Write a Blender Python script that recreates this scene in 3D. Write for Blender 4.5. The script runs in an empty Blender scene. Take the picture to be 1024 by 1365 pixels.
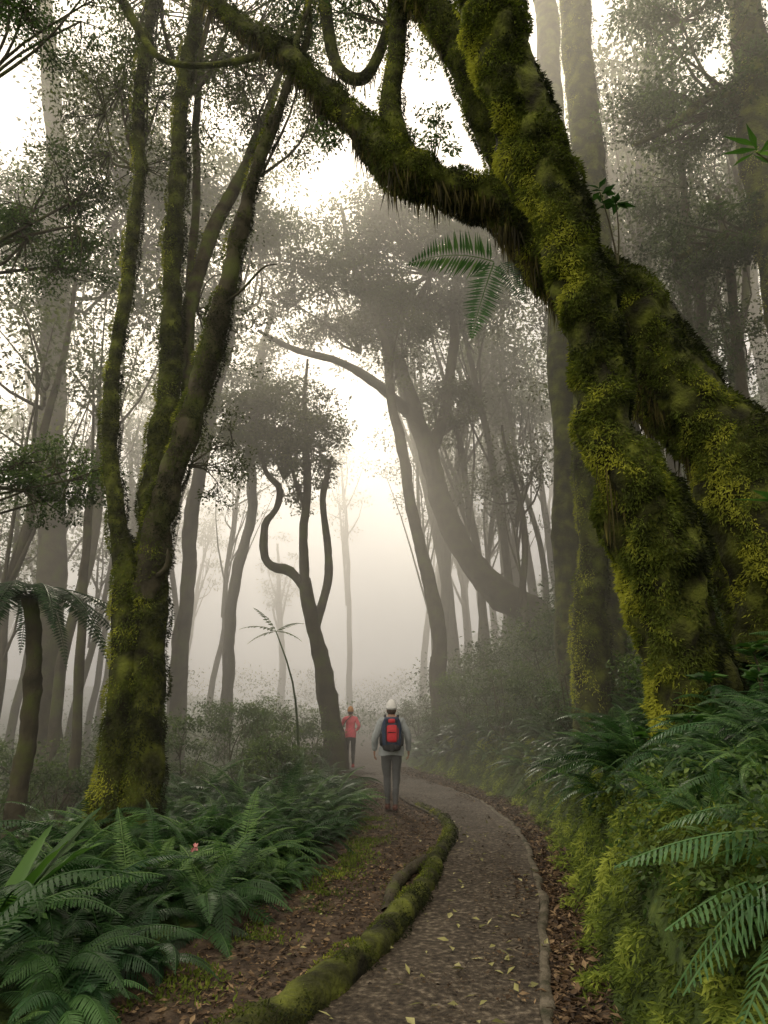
import bpy, math, random
import numpy as np
from mathutils import Vector, noise
S=bpy.context.scene
rng=np.random.default_rng(7); random.seed(7)
COL=S.collection
# ------------------------------------------------------------------ helpers
def link(o,parent=None):
    COL.objects.link(o)
    if parent: o.parent=parent
    return o
def empty(name):
    e=bpy.data.objects.new(name,None); e.empty_display_size=.2; return link(e)
def mesh(name,V,F,mat,parent=None,tint=None,smooth=False,k=4,extra=None):
    V=np.asarray(V,dtype=np.float32).reshape(-1,3); F=np.asarray(F,dtype=np.int32).reshape(-1,k)
    me=bpy.data.meshes.new(name); me.vertices.add(len(V)); me.vertices.foreach_set('co',V.ravel())
    me.loops.add(F.size); me.loops.foreach_set('vertex_index',F.ravel())
    me.polygons.add(len(F)); me.polygons.foreach_set('loop_start',np.arange(len(F),dtype=np.int32)*k)
    try: me.polygons.foreach_set('loop_total',np.full(len(F),k,dtype=np.int32))
    except Exception: pass
    me.polygons.foreach_set('use_smooth',np.full(len(F),smooth))
    if tint is not None:
        a=me.attributes.new('tint','FLOAT','POINT'); a.data.foreach_set('value',np.asarray(tint,dtype=np.float32))
    if extra is not None:
        a=me.attributes.new('mask','FLOAT','POINT'); a.data.foreach_set('value',np.asarray(extra,dtype=np.float32))
    me.materials.append(mat); me.update(calc_edges=True); me.validate()
    o=bpy.data.objects.new(name,me); return link(o,parent)
def unit(a): return a/np.maximum(np.linalg.norm(a,axis=-1,keepdims=True),1e-6)
def leafgeo(P,D,N,L,Wd,fold=.15,mid=.42):
    """N leaves -> folded rhombus quads"""
    n=len(P); D=unit(D); Sd=unit(np.cross(D,N)); Nn=np.cross(Sd,D)
    L=np.broadcast_to(L,(n,))[:,None]; Wd=np.broadcast_to(Wd,(n,))[:,None]
    m=P+D*L*mid
    V=np.stack([P,m+Sd*Wd/2+Nn*Wd*fold,P+D*L,m-Sd*Wd/2+Nn*Wd*fold],1).reshape(-1,3)
    F=np.arange(4*n).reshape(-1,4); return V,F
class Bag:
    def __init__(s): s.V=[];s.F=[];s.T=[];s.n=0
    def add(s,V,F,t):
        V=np.asarray(V).reshape(-1,3); s.V.append(V); s.F.append(np.asarray(F)+s.n); s.n+=len(V)
        s.T.append(np.broadcast_to(t,(len(V),)) if np.ndim(t)==0 else np.asarray(t))
    def make(s,name,mat,parent=None,smooth=False):
        if not s.V: return None
        return mesh(name,np.concatenate(s.V),np.concatenate(s.F),mat,parent,np.concatenate(s.T),smooth)
def catmull(P,n):
    P=np.asarray(P,float); k=len(P); seg=np.linalg.norm(np.diff(P[:,:3],axis=0),axis=1); t=np.concatenate([[0],np.cumsum(seg)])
    u=np.linspace(0,t[-1],n); i=np.clip(np.searchsorted(t,u,side='right')-1,0,k-2)
    f=((u-t[i])/np.maximum(seg[i],1e-6))[:,None]
    p0=P[np.maximum(i-1,0)];p1=P[i];p2=P[i+1];p3=P[np.minimum(i+2,k-1)]
    return .5*((2*p1)+(-p0+p2)*f+(2*p0-5*p1+4*p2-p3)*f**2+(-p0+3*p1-3*p2+p3)*f**3)
def tube(P,seg=12,step=.12,lump=.0,lscale=1.5,n=None,wob=0):
    """P: (x,y,z,r). returns V,F,grid centre,grid verts"""
    P=np.asarray(P,float); ln=np.linalg.norm(np.diff(P[:,:3],axis=0),axis=1).sum()
    n=n or max(4,int(ln/step)); C=catmull(P,n); R=np.maximum(C[:,3],.004); C=C[:,:3]
    if wob:
        C=C+np.array([[noise.noise(Vector((c[2]*.35,c[0]*.3,3)))*1.3+.25*noise.noise(Vector((c[2]*1.1,c[0]*.3,3))),noise.noise(Vector((c[2]*.4,c[1]*.3,9))),0] for c in C])*wob
    T=unit(np.gradient(C,axis=0)); up=np.array([0.3,-1,0.1]); a=unit(np.cross(T,up)); b=np.cross(T,a)
    th=np.linspace(0,2*np.pi,seg,endpoint=False)
    dirs=a[:,None,:]*np.cos(th)[None,:,None]+b[:,None,:]*np.sin(th)[None,:,None]
    r=np.repeat(R[:,None],seg,1)
    if lump>0:
        for i in range(n):
            for j in range(seg):
                p=C[i]+dirs[i,j]*R[i]
                v=Vector((p[0]*lscale,p[1]*lscale,p[2]*lscale*.6))
                q=noise.noise(v)*1.0+noise.noise(v*2.7)*.6+noise.noise(v*6.5)*.35
                r[i,j]=R[i]*(1+lump*q)
    G=C[:,None,:]+dirs*r[:,:,None]
    idx=np.arange(n*seg).reshape(n,seg); nx=np.roll(idx,-1,1)
    F=np.stack([idx[:-1],nx[:-1],nx[1:],idx[1:]],-1).reshape(-1,4)
    return G.reshape(-1,3),F,C,G
def surf_samples(C,G,N,weight=None):
    n,seg,_=G.shape; i=rng.integers(0,n-1,N) if weight is None else rng.choice(n-1,N,p=weight[:n-1]/weight[:n-1].sum())
    j=rng.integers(0,seg,N); u=rng.random((N,1)); v=rng.random((N,1)); j2=(j+1)%seg
    P=(G[i,j]*(1-u)+G[i+1,j]*u)*(1-v)+(G[i,j2]*(1-u)+G[i+1,j2]*u)*v
    c=C[i]*(1-u)+C[i+1]*u; Nn=unit(P-c); return P,Nn
# ------------------------------------------------------------------ materials
def newmat(name):
    m=bpy.data.materials.new(name); m.use_nodes=True; nt=m.node_tree; return m,nt,nt.nodes['Principled BSDF'],nt.nodes['Material Output']
def rgba(c): return (*c,1)
def ramp(nt,stops):
    r=nt.nodes.new('ShaderNodeValToRGB'); e=r.color_ramp.elements
    while len(e)<len(stops): e.new(.5)
    for k,(p,c) in zip(e,stops): k.position=p; k.color=rgba(c)
    return r
def leafmat(name,c1,c2,c3=None,rough=.55,tr=.35,scale=1.2):
    m,nt,b,out=newmat(name)
    at=nt.nodes.new('ShaderNodeAttribute'); at.attribute_name='tint'
    geo=nt.nodes.new('ShaderNodeNewGeometry')
    nz=nt.nodes.new('ShaderNodeTexNoise'); nz.inputs['Scale'].default_value=scale; nt.links.new(geo.outputs['Position'],nz.inputs['Vector'])
    ad=nt.nodes.new('ShaderNodeMath'); ad.operation='MULTIPLY_ADD'; nt.links.new(nz.outputs[0],ad.inputs[0]); ad.inputs[1].default_value=1.3
    ad.inputs[2].default_value=-.65
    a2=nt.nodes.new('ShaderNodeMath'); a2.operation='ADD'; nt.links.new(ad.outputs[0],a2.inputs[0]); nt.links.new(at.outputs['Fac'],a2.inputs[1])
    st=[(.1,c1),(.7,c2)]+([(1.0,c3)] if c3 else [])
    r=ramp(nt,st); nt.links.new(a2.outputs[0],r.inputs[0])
    nt.links.new(r.outputs[0],b.inputs['Base Color']); b.inputs['Roughness'].default_value=rough; b.inputs['Specular IOR Level'].default_value=.35
    t=nt.nodes.new('ShaderNodeBsdfTranslucent'); nt.links.new(r.outputs[0],t.inputs[0])
    mx=nt.nodes.new('ShaderNodeMixShader'); mx.inputs[0].default_value=tr
    nt.links.new(b.outputs[0],mx.inputs[1]); nt.links.new(t.outputs[0],mx.inputs[2]); nt.links.new(mx.outputs[0],out.inputs[0])
    return m
def noisemat(name,stops,scale,rough=.9,bump=.4,bscale=None,detail=8,mask=None,patch=0):
    m,nt,b,out=newmat(name)
    geo=nt.nodes.new('ShaderNodeNewGeometry')
    nz=nt.nodes.new('ShaderNodeTexNoise'); nz.inputs['Scale'].default_value=scale; nz.inputs['Detail'].default_value=detail; nt.links.new(geo.outputs['Position'],nz.inputs['Vector'])
    fac=nz.outputs[0]
    if patch:
        np_=nt.nodes.new('ShaderNodeTexNoise'); np_.inputs['Scale'].default_value=1.3; np_.inputs['Detail'].default_value=5; nt.links.new(geo.outputs['Position'],np_.inputs['Vector'])
        mm=nt.nodes.new('ShaderNodeMath'); mm.operation='MULTIPLY_ADD'; nt.links.new(np_.outputs[0],mm.inputs[0]); mm.inputs[1].default_value=patch; mm.inputs[2].default_value=-patch/2
        m3=nt.nodes.new('ShaderNodeMath'); m3.operation='ADD'; nt.links.new(mm.outputs[0],m3.inputs[0]); nt.links.new(fac,m3.inputs[1]); fac=m3.outputs[0]
    r=ramp(nt,stops); nt.links.new(fac,r.inputs[0])
    col=r.outputs[0]
    if mask:
        at=nt.nodes.new('ShaderNodeAttribute'); at.attribute_name='mask'
        n2=nt.nodes.new('ShaderNodeTexNoise'); n2.inputs['Scale'].default_value=5; n2.inputs['Detail'].default_value=6; nt.links.new(geo.outputs['Position'],n2.inputs['Vector'])
        s=nt.nodes.new('ShaderNodeMath'); s.operation='ADD'; nt.links.new(at.outputs['Fac'],s.inputs[0]); nt.links.new(n2.outputs[0],s.inputs[1])
        mr=nt.nodes.new('ShaderNodeMapRange'); mr.inputs[1].default_value=.9; mr.inputs[2].default_value=1.1; nt.links.new(s.outputs[0],mr.inputs[0])
        r2=ramp(nt,mask); nt.links.new(nz.outputs[0],r2.inputs[0])
        mx=nt.nodes.new('ShaderNodeMixRGB'); nt.links.new(mr.outputs[0],mx.inputs[0]); nt.links.new(col,mx.inputs[1]); nt.links.new(r2.outputs[0],mx.inputs[2]); col=mx.outputs[0]
    nt.links.new(col,b.inputs['Base Color']); b.inputs['Roughness'].default_value=rough; b.inputs['Specular IOR Level'].default_value=.3
    nb=nt.nodes.new('ShaderNodeTexNoise'); nb.inputs['Scale'].default_value=bscale or scale*3; nb.inputs['Detail'].default_value=8; nt.links.new(geo.outputs['Position'],nb.inputs['Vector'])
    bp=nt.nodes.new('ShaderNodeBump'); bp.inputs['Strength'].default_value=bump; bp.inputs['Distance'].default_value=.04
    nt.links.new(nb.outputs[0],bp.inputs['Height']); nt.links.new(bp.outputs[0],b.inputs['Normal'])
    return m
def plain(name,c,rough=.7,var=.25,scale=30):
    d=tuple(x*(1-var) for x in c); e=tuple(min(1,x*(1+var)) for x in c)
    return noisemat(name,[(.35,d),(.65,e)],scale,rough,.04,scale)
M_ground=noisemat('soil',[(.3,(.020,.014,.009)),(.5,(.055,.038,.026)),(.7,(.13,.095,.065))],6,.95,.8,25,
   mask=[(.3,(.015,.028,.006)),(.55,(.05,.08,.014)),(.75,(.10,.14,.025))])
M_path=noisemat('asphalt',[(.30,(.022,.016,.011)),(.45,(.052,.041,.030)),(.57,(.092,.074,.054)),(.70,(.22,.185,.14))],24,.85,1.0,60,12,patch=.28)
M_kerb=noisemat('kerb_stone',[(.3,(.035,.036,.02)),(.5,(.10,.086,.062)),(.75,(.18,.155,.12))],7,.9,.8,40)
M_bark=noisemat('bark',[(.3,(.026,.022,.013)),(.47,(.072,.062,.036)),(.56,(.075,.09,.022)),(.75,(.13,.16,.038))],3.5,.95,.9,18)
M_bark2=noisemat('bark_dark',[(.3,(.022,.020,.013)),(.5,(.060,.052,.034)),(.66,(.075,.09,.024))],2.5,.95,.8,14)
M_mossbark=noisemat('moss_bark',[(.34,(.010,.010,.003)),(.5,(.04,.046,.008)),(.7,(.12,.14,.02))],4,.95,1.0,22)
M_moss=leafmat('moss',(.014,.020,.004),(.11,.145,.016),(.40,.42,.05),.8,.4,1.5)
M_bankmoss=leafmat('bank_moss',(.024,.040,.006),(.15,.21,.026),(.36,.42,.065),.75,.4,1.2)
M_beard=leafmat('moss_beard',(.02,.018,.006),(.10,.085,.022),(.21,.19,.04),.8,.4,3)
M_fern=leafmat('fern_leaf',(.008,.030,.009),(.042,.112,.028),(.14,.25,.07),.38,.4,.9)
M_fern2=leafmat('fern_leaf_near',(.015,.050,.020),(.045,.125,.042),(.09,.20,.06),.4,.35,.9)
M_leaf=leafmat('tree_leaf',(.014,.038,.007),(.065,.125,.02),(.16,.25,.045),.5,.45,.7)
M_leafw=leafmat('canopy_leaf',(.03,.045,.010),(.095,.13,.026),(.18,.22,.045),.6,.5,.5)
M_shrub=leafmat('shrub_leaf',(.02,.05,.010),(.085,.15,.028),(.19,.27,.05),.5,.4,.8)
M_strap=leafmat('strap_leaf',(.02,.06,.012),(.06,.15,.02),(.12,.24,.04),.4,.4,2)
M_litter=leafmat('dead_leaf',(.022,.013,.008),(.10,.062,.033),(.26,.18,.10),.8,.1,5)
M_litter2=leafmat('damp_leaf',(.018,.012,.008),(.07,.046,.026),(.15,.11,.065),.7,.1,5)
M_yleaf=leafmat('yellow_leaf',(.12,.12,.04),(.30,.29,.11),(.42,.40,.20),.6,.2,5)
M_red=leafmat('rust_leaf',(.06,.025,.012),(.18,.06,.025),(.28,.12,.05),.6,.3,5)
# ------------------------------------------------------------------ terrain
base_y=[-8,0,4.3,5.9,7.4,10.4,13,16,20,26,34,60]; base_x=[.7,.85,1.16,1.5,1.8,2.28,2.4,2.05,1.25,0.0,1.5,5]
edge_y=[-8,0,4.3,6.8,9.3,11,13.7,17,23,30,60];   edge_x=[.4,.5,.84,1.38,1.75,1.87,1.78,1.2,-.35,-3,-17]
left_y=[-8,0,4.3,5.1,6.6,8.8,10.4,12,13.7,17,23,30,60]; left_x=[-.9,-.8,-.5,-.12,.25,.66,.9,.75,.4,-.1,-1.65,-4.2,-18]
fern_y=[-8,0,4.3,5.4,7.1,9.8,13,17,23,30,60]; fern_x=[-2,-1.9,-1.45,-1.2,-.72,-.36,-.42,-.6,-1.9,-4.5,-19]
def h0(x,y):
    x=np.asarray(x,float);y=np.asarray(y,float)
    s=x-np.interp(y,base_y,base_x); w=np.interp(y,[0,20,30],[.55,.8,2.5]); t=np.clip(s/w,0,1); t=t*t*(3-2*t)
    bh=np.interp(y,[0,8,20,30],[.95,1.0,.9,.3])
    h=bh*t+np.clip(s-.5,0,None)*.5+np.clip(s-4,0,None)*.45
    l=np.interp(y,fern_y,fern_x)-x
    h=h-np.clip(l-1.2,0,8)*.12+np.clip(l-18,0,40)*.2
    h=h+np.clip(y-30,0,60)*.03
    return h
def hn(x,y):
    v=Vector((x*.7,y*.7,0))
    path=(np.interp(y,fern_y,fern_x)-.1<x<np.interp(y,base_y,base_x))
    a=.02 if path else .12
    return float(h0(x,y))+a*noise.noise(v*1.5)+a*.5*noise.noise(v*5)
xs=np.concatenate([np.linspace(-300,-30,14),np.linspace(-28,-6,34),np.linspace(-5.6,5.6,120),np.linspace(6,28,34),np.linspace(30,300,14)])
ys=np.concatenate([np.linspace(-300,-10,8),np.linspace(-8,3,20),np.linspace(3.1,18,170),np.linspace(18.3,45,70),np.linspace(48,500,20)])
X,Y=np.meshgrid(xs,ys); Z=np.array([[hn(x,y) for x in xs] for y in ys])
Z=np.clip(Z,-3,45)
nx_,ny_=len(xs),len(ys); idx=np.arange(nx_*ny_).reshape(ny_,nx_)
F=np.stack([idx[:-1,:-1],idx[:-1,1:],idx[1:,1:],idx[1:,:-1]],-1).reshape(-1,4)
fx=np.interp(Y,fern_y,fern_x); bx=np.interp(Y,base_y,base_x)
msk=np.clip(np.maximum((fx-X)*1.5,(X-bx)*6),0,1)
msk=np.maximum(msk,.45*np.exp(-((X-fx-.12)/.15)**2))
mesh('ground',np.stack([X,Y,Z],-1),F,M_ground,smooth=True,extra=msk.ravel())
py_=np.linspace(-6,29,320); cols=14; V=[];
for y in py_:
    a=np.interp(y,left_y,left_x); b=np.interp(y,edge_y,edge_x)
    for c in range(cols):
        x=a+(b-a)*c/(cols-1); V.append((x,y,hn(x,y)*.5+.028+.008*noise.noise(Vector((x*3,y*3,1)))))
idx=np.arange(len(V)).reshape(-1,cols); PF=np.stack([idx[:-1,:-1],idx[:-1,1:],idx[1:,1:],idx[1:,:-1]],-1).reshape(-1,4)
mesh('footpath',V,PF,M_path,smooth=True)
V=[];ky=np.linspace(-6,16,320)
for y in ky:
    b=np.interp(y,edge_y,edge_x)+.03*noise.noise(Vector((0,y*1.6,3))); w=.07+.035*noise.noise(Vector((9,y*3,3))); hgt=.04+.018*noise.noise(Vector((2,y*5,3)))
    for dx,dz in ((-.03,-.02),(.0,hgt-.012),(.015,hgt),(w-.015,hgt-.004),(w,hgt-.02),(w+.02,-.05)): V.append((b+dx,y,dz))
idx=np.arange(len(V)).reshape(-1,6); KF=np.stack([idx[:-1,:-1],idx[:-1,1:],idx[1:,1:],idx[1:,:-1]],-1).reshape(-1,4)
mesh('path_kerb',V,KF,M_kerb,smooth=True)
# ------------------------------------------------------------------ moss tufts
def tufts(bag,P,N,L,W,down=.5,tint=None,jit=.5):
    n=len(P); D=N*.6+np.array([0,0,-1.])*down+rng.normal(0,jit,(n,3))
    L=L*(.5+rng.random(n)); Nn=N+rng.normal(0,.4,(n,3))
    V,F=leafgeo(P-N*.005,D,Nn,L,W*(.6+.8*rng.random(n)))
    if tint is None: tint=rng.random(n)
    bag.add(V,F,np.repeat(tint,4))
def lit_tint(N,P,l=.1):
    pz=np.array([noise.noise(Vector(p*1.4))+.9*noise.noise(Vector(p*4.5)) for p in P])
    return np.clip(.42+.2*N[:,2]-.42*N[:,0]+.5*pz+rng.normal(0,l,len(P)),0,1)  # patchy moss tone plus rim light painted in: left and upper faces lighter
def mossy(parent,P,seg,lump,dens,tl=.045,tw=.014,name='trunk',mat=None,beard=0,step=.07,ls=1.6,wob=0,tsub=0,cut=-.28):
    V,F,C,G=tube(P,seg,step,lump,ls,wob=wob); mesh(name,V,F,mat or M_mossbark,parent,smooth=True)
    if dens:
        R=np.linalg.norm(G-C[:,None,:],axis=2).mean(1); area=2*np.pi*R.mean()*np.linalg.norm(np.diff(C,axis=0),axis=1).sum()
        n=int(area*dens); p,nn=surf_samples(C,G,n,R)
        q=np.array([noise.noise(Vector(a*3.1)) for a in p]); k=q>cut+.3*rng.random(n)-.15; p,nn,q=p[k],nn[k],q[k]
        p=p+nn*(np.clip(q-cut,0,.6)*.08)[:,None]
        b=Bag(); tufts(b,p,nn,tl,tw,.55,np.clip(lit_tint(nn,p)-tsub,0,1)); b.make(name+'_moss',M_moss,parent)
    if beard:
        p,nn=surf_samples(C,G,beard*6,R); k=nn[:,2]<-.35; p,nn=p[k][:beard],nn[k][:beard]
        cl=np.array([max(0,noise.noise(Vector(a*2.3))+.35) for a in p]); n=len(p)
        b=Bag()
        L=(.08+.5*rng.random(n)**2)*(.3+1.3*cl)
        D=np.array([0,0,-1.])+rng.normal(0,.12,(n,3)); Nn=rng.normal(0,1,(n,3))
        V,F=leafgeo(p,D,Nn,L,.012+.022*rng.random(n),.1,.25); b.add(V,F,np.repeat(np.clip(rng.random(n)*.8,0,1),4))
        b.make(name+'_beard',M_beard,parent)
    return C,G
def ground_pt(P,dz=-.4):
    x,y,z,r=P[0]; g=float(h0(x,y))
    return ([(x,y,g+dz,r*1.3),(x,y,g+.15,r*1.15)] if z>g+.5 else [(x,y,g+dz,r*1.25)])+list(P)
# ------------------------------------------------------------------ foliage
def clump_leaves(bag,cs,rad,nper,L,W,flat=.45,tbase=None,droop=.2):
    cs=np.asarray(cs); k=len(cs); n=k*nper
    c=np.repeat(cs,nper,0); r=np.repeat(np.broadcast_to(rad,(k,)),nper)
    d=unit(rng.normal(0,1,(n,3)))*(rng.random(n)**.55)[:,None]; d[:,2]*=flat
    P=c+d*r[:,None]; D=unit(d+rng.normal(0,.5,(n,3))); D[:,2]-=droop; N=rng.normal(0,.55,(n,3)); N[:,2]+=1
    V,F=leafgeo(P,D,N,L*(.6+.8*rng.random(n)),W*(.6+.8*rng.random(n)))
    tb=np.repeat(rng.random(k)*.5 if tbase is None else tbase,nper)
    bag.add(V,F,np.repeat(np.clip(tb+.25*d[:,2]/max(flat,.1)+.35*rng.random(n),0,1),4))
def crown(parent,c,R,nc,nper,cr,L,W,mat,origin=None,name='foliage',twig=.03,flat=.45,bark=None,shell=.5):
    c=np.array(c,float);R=np.array(R,float)
    d=unit(rng.normal(0,1,(nc*3,3)))*(shell+(1-shell)*rng.random(nc*3))[:,None]
    cs=c+d*R; q=np.array([noise.noise(Vector(p*(1.6/max(R.min(),.5)))) for p in cs]); cs=cs[np.argsort(-q)[:int(nc*1.6)]]; cs=cs[rng.permutation(len(cs))[:nc]]
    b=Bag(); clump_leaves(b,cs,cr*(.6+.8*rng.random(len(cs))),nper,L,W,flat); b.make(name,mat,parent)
    if twig:
        o=np.array(origin if origin is not None else c-np.array([0,0,R[2]*.8]),float); tb=Bag()
        hubs=c+unit(rng.normal(0,1,(7,3)))*R*.45
        for hb in hubs:
            m=(o+hb)/2+rng.normal(0,.08,3)*R; V,F,_,_=tube([(*o,twig),(*m,twig*.75),(*hb,twig*.5)],5,n=7); tb.add(V,F,.5)
        for p in cs:
            hb=hubs[np.argmin(np.linalg.norm(hubs-p,axis=1))]
            m=(hb+p)/2+rng.normal(0,.1,3)*R*.6; V,F,_,_=tube([(*hb,twig*.45),(*m,twig*.3),(*p,twig*.12)],4,n=6); tb.add(V,F,.5)
        tb.make(name+'_branches',bark or M_bark2,parent,True)
    return cs
# ------------------------------------------------------------------ big mossy trees (right)
A=[(3.25,7.3,1.3,.48),(3.11,7.3,2.29,.38),(2.98,7.2,3.23,.41),(2.73,7.1,3.92,.40),(2.49,7.0,4.55,.27),(2.45,7.0,5.47,.31),(2.30,6.9,6.39,.31),(2.03,6.8,7.47,.33),(1.73,6.7,8.49,.35),(1.47,6.6,9.56,.34),(1.32,6.5,10.7,.34),(1.29,6.3,12.74,.33),(1.3,6.2,15,.28),(1.1,6.2,17.5,.2)]
B=[(4.98,7.8,2.2,.78),(4.69,8.0,3.60,.70),(4.32,8.1,4.80,.58),(3.86,8.2,5.80,.50),(3.46,8.2,6.71,.46),(3.0,8.2,7.2,.44),(2.41,8.1,7.6,.42),(1.89,8.1,8.33,.37),(1.37,8.1,8.69,.30),(.73,8.1,8.91,.27),(.2,8.1,9.27,.31),(-.36,8.2,10.03,.23),(-.95,8.3,10.86,.18),(-1.58,8.4,11.7,.15),(-2.4,8.6,12.6,.13),(-3.43,8.8,13.9,.11),(-4.6,9,15,.08)]
B1=[(.32,8.1,9.1,.24),(.09,8.1,10.2,.17),(.21,8.2,11.65,.14),(.29,8.3,13.4,.12),(.4,8.3,15.5,.08)]
B2=[(2.5,8.15,7.6,.36),(1.9,8,8.88,.30),(1.56,7.9,9.86,.28),(1.21,7.9,10.98,.27),(.84,7.9,11.8,.27),(.21,7.9,12.8,.25),(-.6,7.9,14.2,.2)]
B3=[(-1.05,8.6,13.5,.10),(-.80,8.6,11.8,.10),(-.38,8.5,11.3,.10),(-.09,8.5,11.8,.085),(.1,8.5,12.66,.07),(.15,8.4,13.6,.05)]
B4=[(-1.45,8.4,11.3,.06),(-1.21,8.4,12.2,.05),(-1.36,8.4,13.4,.05)]
B5=[(-1.75,8.5,11.85,.06),(-2.83,8.6,11.7,.05),(-3.64,8.6,11.85,.055),(-4.11,8.6,12.55,.075),(-4.61,8.6,13.5,.09)]
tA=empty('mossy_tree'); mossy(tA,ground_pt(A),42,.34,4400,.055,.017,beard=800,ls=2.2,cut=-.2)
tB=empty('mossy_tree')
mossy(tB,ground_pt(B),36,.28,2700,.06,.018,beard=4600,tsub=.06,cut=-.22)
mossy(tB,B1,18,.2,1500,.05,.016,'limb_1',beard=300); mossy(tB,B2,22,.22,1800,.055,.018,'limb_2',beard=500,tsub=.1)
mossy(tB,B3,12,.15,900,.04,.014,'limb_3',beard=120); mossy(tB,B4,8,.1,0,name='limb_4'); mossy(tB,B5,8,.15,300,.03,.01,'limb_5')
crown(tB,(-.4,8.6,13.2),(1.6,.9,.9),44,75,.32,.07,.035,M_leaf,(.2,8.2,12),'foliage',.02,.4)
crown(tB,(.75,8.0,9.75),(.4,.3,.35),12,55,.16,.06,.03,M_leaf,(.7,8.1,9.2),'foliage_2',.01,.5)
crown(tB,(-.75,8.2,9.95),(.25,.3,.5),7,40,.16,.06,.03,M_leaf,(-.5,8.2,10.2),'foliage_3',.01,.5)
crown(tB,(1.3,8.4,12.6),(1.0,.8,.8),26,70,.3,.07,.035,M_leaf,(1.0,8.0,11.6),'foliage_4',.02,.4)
# ------------------------------------------------------------------ left multi-stem tree
tL=empty('forest_tree')
L1a=[(-3.40,9,.13,.23),(-3.38,9,1.16,.2),(-3.37,9,2.07,.185),(-3.40,9,3.23,.17),(-3.62,9,4.17,.125),(-3.89,9.1,5.43,.107),(-4.06,9.2,6.69,.1),(-4.06,9.3,8.06,.1),(-4.13,9.4,10.01,.1),(-4.31,9.5,11.53,.098),(-4.35,9.6,13.36,.09),(-4.35,9.7,15.4,.08),(-4.4,9.7,18,.04)]
L1b=[(-3.05,9.1,.12,.30),(-3.09,9.1,1.15,.25),(-3.12,9.1,2.07,.235),(-3.14,9.1,3.15,.22),(-3.21,9.2,4.34,.2),(-3.25,9.3,5.39,.18),(-3.30,9.4,6.8,.16),(-3.43,9.5,8.63,.145),(-3.55,9.6,10.5,.135),(-3.64,9.7,12.25,.125),(-3.57,9.8,14.35,.11),(-3.54,9.9,16.1,.1),(-3.5,10,19,.04)]
L1c=[(-3.14,9,3.03,.19),(-2.99,8.95,4.48,.18),(-2.77,8.9,5.4,.165),(-2.56,8.8,6.47,.155),(-2.34,8.7,7.58,.13),(-2.11,8.6,8.75,.11),(-1.87,8.5,9.83,.09),(-1.50,8.4,11.05,.07),(-1.36,8.3,11.77,.05),(-1.1,8.3,12.8,.02)]
L1d=[(-3.22,9.3,5.76,.1),(-3.27,9.7,7.1,.12),(-3.14,9.9,8.48,.12),(-2.94,10.1,9.99,.12),(-2.59,10.3,11.23,.1),(-2.21,10.5,12.76,.08),(-2.04,10.6,14,.06),(-1.8,10.7,16,.03)]
L1e=[(-3.05,9.4,5.8,.06),(-3.22,10,7.55,.08),(-3.37,10.2,9.45,.075),(-3.53,10.4,11.76,.07),(-3.71,10.6,14.6,.06),(-3.91,10.8,16.95,.05)]
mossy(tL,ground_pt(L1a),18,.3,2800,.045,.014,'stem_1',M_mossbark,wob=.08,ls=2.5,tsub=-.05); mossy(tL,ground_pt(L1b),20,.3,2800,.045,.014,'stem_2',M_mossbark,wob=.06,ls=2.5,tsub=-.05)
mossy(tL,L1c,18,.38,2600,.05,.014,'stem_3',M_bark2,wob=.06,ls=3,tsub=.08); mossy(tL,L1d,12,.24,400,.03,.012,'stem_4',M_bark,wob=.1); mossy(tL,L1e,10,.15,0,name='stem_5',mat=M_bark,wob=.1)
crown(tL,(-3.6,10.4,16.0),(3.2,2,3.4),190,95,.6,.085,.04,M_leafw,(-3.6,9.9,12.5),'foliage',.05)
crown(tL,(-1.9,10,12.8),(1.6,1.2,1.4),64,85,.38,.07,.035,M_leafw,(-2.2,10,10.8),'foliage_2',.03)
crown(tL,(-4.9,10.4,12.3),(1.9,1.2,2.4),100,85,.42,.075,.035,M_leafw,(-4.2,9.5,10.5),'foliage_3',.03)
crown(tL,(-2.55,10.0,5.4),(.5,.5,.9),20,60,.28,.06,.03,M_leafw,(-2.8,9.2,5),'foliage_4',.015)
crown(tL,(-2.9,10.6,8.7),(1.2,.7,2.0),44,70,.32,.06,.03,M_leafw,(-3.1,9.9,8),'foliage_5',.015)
V,F,_,_=tube([(-2.4,8.7,7.3,.03),(-2.1,8.6,7.45,.022),(-1.75,8.5,7.8,.015),(-1.55,8.5,7.85,.006)],6,n=14,lump=.2); mesh('dead_twig',V,F,M_bark2,tL,smooth=True)
V,F,_,_=tube([(-3.1,8.95,3.3,.05),(-2.85,8.75,3.4,.045),(-2.8,8.65,3.65,.02)],8,n=12,lump=.3); mesh('broken_stub',V,F,M_bark2,tL,smooth=True)
tM=empty('broadleaf_tree')
mossy(tM,ground_pt([(-7.2,8.4,0,.24),(-7.0,8.4,3,.2),(-6.8,8.5,6,.17),(-6.6,8.5,9,.13),(-6.4,8.5,13,.08)]),14,.15,0,name='trunk',mat=M_bark2)
crown(tM,(-5.75,9.9,9.6),(1.5,1,1.6),120,90,.36,.06,.03,M_leaf,(-7.2,9.5,8.2),'foliage',.04,.35,shell=.25)
crown(tM,(-5.1,9.6,4.9),(1.3,.8,.7),80,90,.3,.06,.03,M_shrub,(-7,9.3,4.2),'foliage_2',.03,.35,shell=.2)
crown(tM,(-5.6,8.4,12.8),(1.5,.9,1.2),60,85,.38,.065,.032,M_leaf,(-6.5,8.5,11),'foliage_3',.03,.4,shell=.2)
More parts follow.
